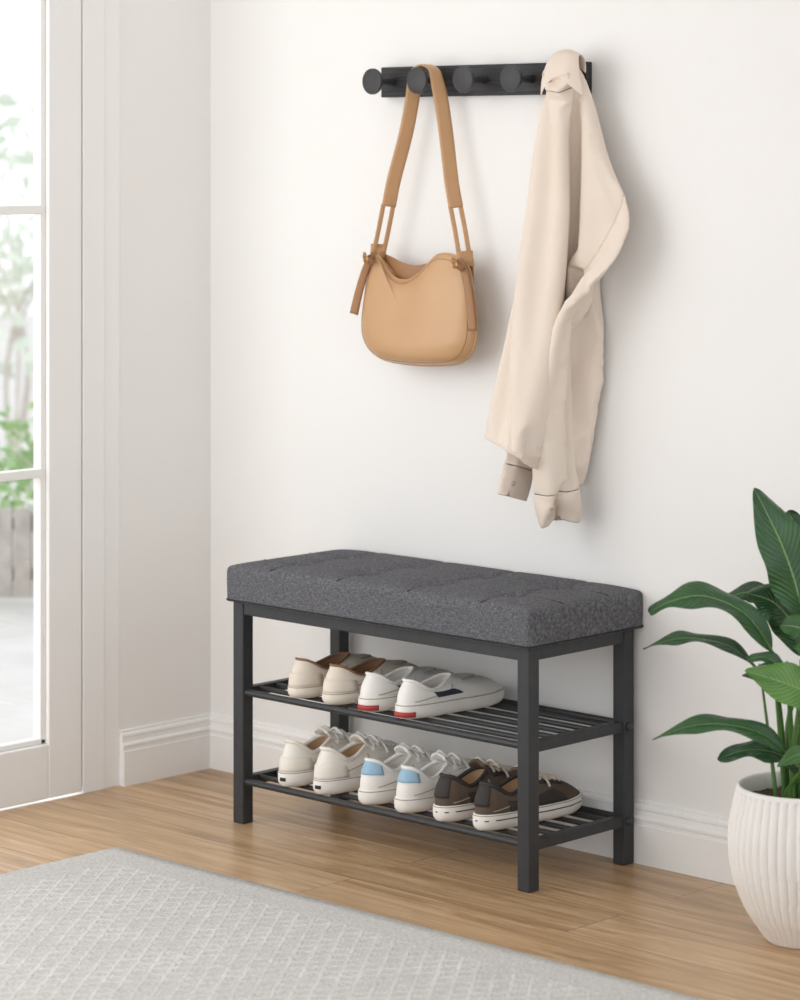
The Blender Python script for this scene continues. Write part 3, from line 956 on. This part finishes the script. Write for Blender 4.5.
upz, loz = .2605, .0885
U1 = dict(z0=.022, hh=.072, hs=.050, ht=.066, hb=.030, yr1=.56, wr=.028)
m_slip = dict(upper=offw, sole=rubber2, lining=brown_in, collar=brown_in, collar_r=.0026, heel_counter=offw, seam=stitch, stitch=stitch)
for x, r in ((.548, .01), (.640, -.01)):
    build_shoe((x, -.292, upz), r, U1, m_slip, 'cream slip-on shoe with brown lining', 'shoes on the upper shelf', 'slip')
U2 = dict(z0=.026, hh=.068, hs=.048, ht=.064, hb=.026, yr1=.50, wr=.026)
m_wr = dict(upper=white, sole=rubber, lining=grey_in, collar=white, collar_r=.0032, gore=navy, sole_tab=red, seam=stitch, stitch=stitch)
for x, r in ((.736, .01), (.830, -.01)):
    build_shoe((x, -.292, upz), r, U2, m_wr, 'white low sneaker with navy side label and red heel patch', 'shoes on the upper shelf', 'slip')
L1 = dict(z0=.028, hh=.084, hs=.060, ht=.080, hb=.034, yr1=.48, wr=.026)
m_w = dict(upper=cream, sole=rubber, lining=tan_in, collar=cream, collar_r=.004, laces=lacew, heel_counter=cream, stitch=stitch, heel_dot=blk)
for x, r in ((.521, .005), (.616, -.005)):
    build_shoe((x, -.292, loz), r, L1, m_w, 'off-white chunky sneaker with small black heel mark', 'shoes on the lower shelf', 'lace')
m_b = dict(upper=white, sole=rubber, lining=grey_in, collar=white, collar_r=.004, laces=lacew, heel_tab=blue, heel_tab_dim=(.75, .50, .98), heel_tab_label='pale blue suede heel tab', stitch=stitch, toe_cap=white)
L2 = dict(z0=.026, hh=.080, hs=.056, ht=.076, hb=.032, yr1=.48, wr=.026)
for x, r in ((.735, .005), (.828, -.005)):
    build_shoe((x, -.292, loz), r, L2, m_b, 'white sneaker with pale blue heel tab and laces', 'shoes on the lower shelf', 'lace')
m_d = dict(upper=dkbrown, sole=rubber, lining=tan_in, collar=blk, collar_r=.004, laces=laceb, heel_tab=blk, heel_tab_dim=(.42, .25, .98), heel_tab_label='black suede heel tab', foxing=dkbrown, eyestay=blk, tongue=dkbrown, side_panel=blk, stitch=stitch)
L3 = dict(z0=.028, hh=.080, hs=.058, ht=.078, hb=.030, yr1=.48, wr=.027)
for x, r in ((.925, .005), (1.022, -.01)):
    build_shoe((x, -.292, loz), r, L3, m_d, 'dark brown suede sneaker with thick off-white sole', 'shoes on the lower shelf', 'lace')

# ------------------------------------------------------------------ coat rack
def make_rack():
    e = empty('coat_rack', (.78, WY, 1.434), 'black wooden wall rack with five round knobs', 'coat rack')
    box('board', (.506, WY-.018, 1.404), (1.034, WY, 1.4635), M_blackwood, e, .0015)
    for x in KX:
        v, f = lathe([(.0082, 0), (.0074, .018), (.0074, .050), (.009, .0535), (.0230, .0545), (.0250, .0555), (.0255, .0565), (.0255, .0610), (.0250, .0622), (.0240, .0627), (.0001, .0627)],
                     44, (x, WY-.018, KZ), '-y')
        crisp(mesh('knob', v, f, M_knob, e), 34)
make_rack()

# ------------------------------------------------------------------ handbag
def make_bag():
    bx, by = .652, -.052
    e = empty('handbag', (bx, by, .887), 'tan leather shoulder bag hanging from a rack knob', 'handbag')
    raw = [(-.130, 1.088), (-.119, 1.100), (-.104, 1.091), (-.086, 1.068), (-.060, 1.050), (-.028, 1.048), (.004, 1.063), (.032, 1.086), (.056, 1.100), (.096, 1.098),
           (.130, 1.078), (.142, 1.034), (.150, .978), (.145, .928), (.112, .896), (.036, .886), (-.048, .886), (-.106, .895), (-.141, .925), (-.150, .970), (-.141, 1.032)]
    ol = catmull([(a, 0, z) for a, z in raw], 6, True); n = len(ol)
    c = Vector((0, 0, .965)); NR = 18
    def depth(z): return .040*(1-.66*max(0, min(1, (z-.90)/.19))**1.1)
    V = []; F = []
    seq = [(-1, math.sin(pi/2*k/NR)) for k in range(1, NR+1)] + [(1, math.sin(pi/2*k/NR)) for k in range(NR-1, 0, -1)]
    def pt(p, r_, sd):
        q = c+(p-c)*r_
        th = depth(q.z)*(max(0, 1-r_**4.2))**.6
        sag = .0030*noise.noise(Vector((q.x*9, 3, q.z*9)))*(1-r_**4)
        return (bx+q.x, by+sd*(th+sag), q.z)
    for sd, r_ in seq:
        for p in ol: V.append(pt(p, r_, sd))
    m = len(seq)
    for j in range(m-1):
        for i in range(n):
            F.append((j*n+i, (j)*n+(i+1) % n, (j+1)*n+(i+1) % n, (j+1)*n+i))
    V.append(pt(c, 0, -1)); V.append(pt(c, 0, 1))
    for i in range(n):
        F.append((len(V)-2, (i+1) % n, i)); F.append((len(V)-1, (m-1)*n+i, (m-1)*n+(i+1) % n))
    mesh('body', V, F, M_tan, e)
    raw2 = [(-.126, 1.092), (-.114, 1.098), (-.085, 1.090), (-.050, 1.079), (-.012, 1.077), (.030, 1.087), (.064, 1.097), (.098, 1.096), (.128, 1.078), (.10, 1.0), (-.1, 1.0)]
    o2 = catmull([(a, 0, z) for a, z in raw2], 4, True)
    V = [(bx+p.x, by+.014, p.z) for p in o2]+[(bx+p.x, by+.017, p.z) for p in o2]; k = len(o2)
    F = [tuple(range(k)), tuple(range(k, 2*k))[::-1]]+[(i, (i+1) % k, k+(i+1) % k, k+i) for i in range(k)]
    mesh('back_panel', V, F, M_tan_dark, e, smooth=False)['label'] = 'darker inner back panel'
    v, f = tube([(bx+p.x, by, p.z) for p in ol], .0024, 8, closed=True); mesh('piping', v, f, M_tan_s, e)
    sm = [Vector(pt(p, .93, -1))+Vector((0, -.0002, 0)) for p in ol]
    v, f = tube(sm, .0008, 6, closed=True); mesh('front_seam', v, f, M_tan_dark, e)
    kx = KX[1]-bx; sy = -.043-by
    main = catmull([(-.080, .0, 1.190), (-.066, .0, 1.242), (-.043, sy, 1.330), (-.025, sy, 1.400), (kx-.029, sy, 1.436), (kx-.022, sy, 1.455), (kx, sy, 1.4635),
                    (kx+.022, sy, 1.455), (kx+.030, sy, 1.436), (.050, sy, 1.400), (.064, sy, 1.330), (.086, 0, 1.242), (.098, 0, 1.190)], 6)
    def wd(t):
        k = abs(t-.5)*2; k = max(0, min(1, (k-.15)/.35)); return (.0+.55*k, 1-.2*k, 0)
    parts = [ribbon([(bx+p.x, by+p.y, p.z) for p in main], .028, wd, .0035)]
    w = Vector((.55, .8, 0)).normalized()
    for pts in (((-.081, 1.194), (-.094, 1.145), (-.108, 1.098)), ((.096, 1.194), (.109, 1.145), (.121, 1.090))):
        for sg in (-1, 1):
            path = catmull([(bx+a+w.x*sg*.0100, by+w.y*sg*.0100, z) for a, z in pts], 6)
            parts.append(ribbon(path, .0085, tuple(w), .0035))
        a, z = pts[-1]; s_ = math.copysign(1, a)
        parts.append(ribbon([(bx+a, by, z+.018), (bx+a+.001*s_, by, z+.003), (bx+a+.004*s_, by, z-.012)], .030, tuple(w), .004))
    v, f = join(parts); mesh('strap', v, f, M_tan_s, e)
    for pts, yy in ((((-.112, 1.092), (-.128, 1.066), (-.146, 1.022), (-.160, .978)), -.026), (((.120, 1.092), (.136, 1.060), (.147, 1.015), (.154, .958)), -.024)):
        v, f = ribbon(catmull([(bx+a, by+yy*.6, z) for a, z in pts], 6), lambda t: .013+.004*t, (.9, .35, 0), .004)
        mesh('strap_end', v, f, M_tan_dark, e)
    for a, z in ((-.114, 1.088), (.122, 1.084)):
        v, f = ribbon([(bx+a-.014, by-.020, z+.007), (bx+a, by-.030, z), (bx+a+.014, by-.022, z-.009)], .011, (.2, 0, 1), .004)
        mesh('keeper_loop', v, f, M_tan_dark, e)
        cpt = Vector((bx+a+.004, by-.034, z-.001))
        ring = [cpt+Vector((.75, -.2, 0)).normalized()*.008*math.cos(t)+Vector((0, 0, 1))*.007*math.sin(t) for t in [2*pi*k/20 for k in range(20)]]
        v, f = tube(ring, .0013, 6, closed=True); mesh('buckle', v, f, M_brass, e)
make_bag()

# ------------------------------------------------------------------ potted plant
def make_plant():
    P0 = Vector((1.664, -.204, 0))
    e = empty('potted_plant', P0, 'broad-leaved green plant in a white ribbed ceramic pot', 'potted plant')
    R = Vector((.723, .691, 0)); D = Vector((-.691, .723, 0)); Z = Vector((0, 0, 1))
    prof_ = [(.055, 0), (.062, .004), (.077, .025), (.094, .05), (.1075, .08), (.117, .11), (.1222, .14), (.1228, .17), (.1200, .20), (.1150, .225), (.1105, .243), (.1080, .252)]
    pc = catmull([(r, z, 0) for r, z in prof_], 7)
    prof2 = [(p.x, p.y) for p in pc]+[(.107, .2552), (.1045, .256), (.102, .253), (.100, .235), (.099, .215)]
    def rm(a, z):
        if z < .004 or z > .249: return 1
        edge = min(1, (z-.004)/.008, (.249-z)/.004)
        row = z/.042; ri = int(row); fz = row-ri
        q = abs(math.sin(a*24+.16*math.sin(ri*2.4)+.12*math.sin(a*5+ri*1.7)))
        notch = math.exp(-((fz-.5)/.53)**10)
        return 1-.062*edge*(1-q**.42)*(.8+.2*notch) - .004*edge*(1-notch)
    v, f = lathe(prof2, 576, tuple(P0), 'z', rm, close_bottom=True)
    mesh('pot', v, f, M_pot, e)['label'] = 'white ceramic pot with vertical ribs'
    V = []; F = []
    NR, NA = 8, 48
    for j in range(NR+1):
        for i in range(NA):
            r = .1005*j/NR; a = 2*pi*i/NA
            V.append(P0+Vector((r*math.cos(a), r*math.sin(a), .230+.006*noise.noise(Vector((r*40*math.cos(a), r*40*math.sin(a), 0))))))
    for j in range(NR):
        for i in range(NA): F.append((j*NA+i, j*NA+(i+1) % NA, (j+1)*NA+(i+1) % NA, (j+1)*NA+i))
    mesh('soil', V, F, M_soil, e)
    def L3(r, z, d): return P0+R*r+D*d+Z*z
    def leaf(pts, width, nrm, stem_root, fold=.25, wave=.007, shape=.85):
        C = catmull([L3(*p) for p in pts], 12); n = len(C); NW = 12
        nv = (R*nrm[0]+D*nrm[1]+Z*nrm[2]).normalized()
        V = []; F = []; UV = []
        ph = random.uniform(0, 6)
        for i, c in enumerate(C):
            s = i/(n-1)
            t = (C[min(i+1, n-1)]-C[max(i-1, 0)]).normalized()
            sd = t.cross(nv).normalized(); nn = sd.cross(t).normalized()
            w = width*.91/2*(math.sin(pi*min(1, s**shape))**.75)*(1 if s < 1 else 0) + .0006
            wv = min(wave, width*.10)
            for k in range(NW+1):
                q = -1+2*k/NW
                p = c+sd*w*q+nn*(fold*w*abs(q)-.85*fold*w*q*q*abs(q)+wv*math.sin(s*15+ph+q*1.8)*abs(q)**2)
                V.append(p); UV.append(((q+1)/2, s))
        for i in range(n-1):
            for k in range(NW): F.append((i*(NW+1)+k, i*(NW+1)+k+1, (i+1)*(NW+1)+k+1, (i+1)*(NW+1)+k))
        base = C[0]; t0 = (C[2]-C[0]).normalized()
        root = L3(*stem_root)
        ln = (base-root).length
        st = catmull([root, root+(Z*.7+(base-root).normalized()*.3)*ln*.45, base-t0*ln*.16, base, C[7]], 8)
        return (V, F, UV), tube(st, lambda t: .0050-.0032*t, 8)
    spec = [  # points (across, up, deep), width, facing, root, fold, tone
        ([(-.002, .535, -.02), (-.018, .60, -.02), (-.042, .665, -.015), (-.080, .744, 0)], .100, (.35, -1, .15), (.0, .22, 0), .30, .40),
        ([(-.056, .482, -.05), (-.100, .545, -.06), (-.165, .575, -.06), (-.220, .568, -.06), (-.258, .548, -.06)], .060, (0, -.55, .8), (-.015, .22, -.01), .4, .30),
        ([(-.075, .448, -.02), (-.120, .486, -.02), (-.178, .500, -.02), (-.222, .497, -.02), (-.264, .482, -.02)], .040, (0, -.35, .9), (-.025, .22, .01), .45, .15),
        ([(.014, .462, .03), (-.012, .515, .03), (-.046, .552, .03), (-.088, .566, .03)], .076, (-.2, -.9, .5), (-.005, .22, .03), .4, .2),
        ([(.034, .410, -.08), (-.002, .424, -.09), (-.045, .442, -.095), (-.106, .460, -.09)], .086, (.1, -.85, .6), (.0, .22, -.03), .3, .85),
        ([(-.022, .306, -.07), (-.070, .352, -.08), (-.135, .372, -.085), (-.195, .368, -.08), (-.254, .345, -.075)], .046, (0, -.5, .85), (-.025, .22, -.03), .45, .35),
        ([(-.010, .290, -.04), (-.046, .316, -.045), (-.095, .324, -.05), (-.146, .308, -.05)], .050, (.1, -.6, .8), (-.03, .22, -.02), .4, .2),
        ([(.022, .46, -.05), (.008, .50, -.06), (-.014, .525, -.07), (-.046, .530, -.07)], .070, (-.1, -.9, .5), (.005, .22, -.02), .35, .5),
        ([(.02, .38, .05), (-.02, .41, .06), (-.05, .425, .07), (-.09, .42, .08)], .050, (0, -.7, .7), (-.01, .22, .04), .4, .1),
        ([(-.010, .50, .06), (-.040, .545, .07), (-.080, .56, .08), (-.13, .545, .08)], .050, (0, -.6, .8), (-.02, .22, .04), .35, .05),
        ([(.024, .300, -.08), (.004, .322, -.09), (-.024, .326, -.10), (-.056, .308, -.105)], .036, (-.1, -.8, .6), (.01, .22, -.05), .35, .6),
        ([(.022, .56, .02), (.018, .61, .03), (.004, .66, .04), (-.018, .70, .05)], .070, (.2, -1, .2), (.0, .22, .02), .3, .1),
        ([(-.030, .43, -.06), (-.048, .462, -.065), (-.072, .478, -.07), (-.100, .474, -.07)], .030, (0, -.7, .7), (-.02, .22, -.03), .35, .35),
        # the other side of the plant
        ([(.040, .50, 0), (.075, .60, 0), (.115, .68, 0), (.165, .72, 0)], .090, (-.3, -1, .3), (.02, .22, 0), .25, .4),
        ([(.060, .43, -.04), (.12, .48, -.05), (.18, .49, -.05), (.25, .46, -.05)], .070, (0, -.5, .8), (.03, .22, -.02), .25, .3),
        ([(.045, .34, -.06), (.10, .38, -.08), (.16, .38, -.09), (.22, .345, -.10)], .060, (0, -.6, .8), (.03, .22, -.03), .25, .6),
        ([(.02, .48, .06), (.05, .56, .08), (.07, .62, .09), (.08, .68, .09)], .070, (0, -1, .3), (.01, .22, .03), .25, .2),
        ([(.03, .38, .05), (.08, .43, .07), (.14, .44, .09), (.19, .42, .10)], .060, (0, -.5, .8), (.02, .22, .03), .25, .3),
    ]
    V = []; F = []; UV = []; T = []; stems = []
    for pts, w, nr, root, fold, tone in spec:
        (lv, lf, lu), st = leaf(pts, w, nr, root, fold)
        n = len(V); V += lv; UV += lu; T += [tone]*len(lv); F += [tuple(i+n for i in q) for q in lf]; stems.append(st)
    for k in range(6):   # bare stems rising from the soil
        root = L3(-.045+.014*k, .22, -.03+.012*k)
        stems.append(tube(catmull([root, root+Z*.10+R*(-.004*(3-k)), root+Z*.24+R*(-.010*(3-k))], 8), lambda t: .0044-.0028*t, 8))
    o = mesh('leaves', V, F, M_leaf, e)
    uvl = o.data.uv_layers.new(name='UVMap')
    for lp in o.data.loops: uvl.data[lp.index].uv = UV[lp.vertex_index]
    at = o.data.attributes.new('tone', 'FLOAT', 'POINT')
    for i, t in enumerate(T): at.data[i].value = t
    v, f = join(stems); mesh('stems', v, f, M_stem, e)
make_plant()

# ------------------------------------------------------------------ light
w = bpy.data.worlds.new('world'); scene.world = w; w.use_nodes = True
bg = w.node_tree.nodes['Background']; bg.inputs[0].default_value = (.93, .962, 1.0, 1); bg.inputs[1].default_value = 1.40

def area(name, loc, target, size, power, color):
    l = bpy.data.lights.new(name, 'AREA'); l.shape = 'RECTANGLE'; l.size = size[0]; l.size_y = size[1]; l.energy = power; l.color = color
    o = bpy.data.objects.new(name, l); o.location = loc
    o.rotation_euler = (Vector(target)-Vector(loc)).to_track_quat('-Z', 'Y').to_euler()
    COL.objects.link(o); return o
area('window_daylight', (.10, -1.95, 1.40), (1.25, 0, .7), (1.7, 1.8), 23, (1, .985, .965))

# ------------------------------------------------------------------ camera
cam = bpy.data.cameras.new('camera'); co = bpy.data.objects.new('camera', cam); COL.objects.link(co)
co.location = (4.398, -4.024, 1.3); co.rotation_euler = (pi/2, 0, math.radians(43.7))
cam.sensor_fit = 'HORIZONTAL'; cam.sensor_width = 36; cam.lens = 127.2; cam.shift_y = -.4375
cam.clip_end = 100
cam.dof.use_dof = True; cam.dof.focus_distance = 5.15; cam.dof.aperture_fstop = 5.6
scene.camera = co
scene.view_settings.view_transform = 'Standard'
scene.view_settings.look = 'None'
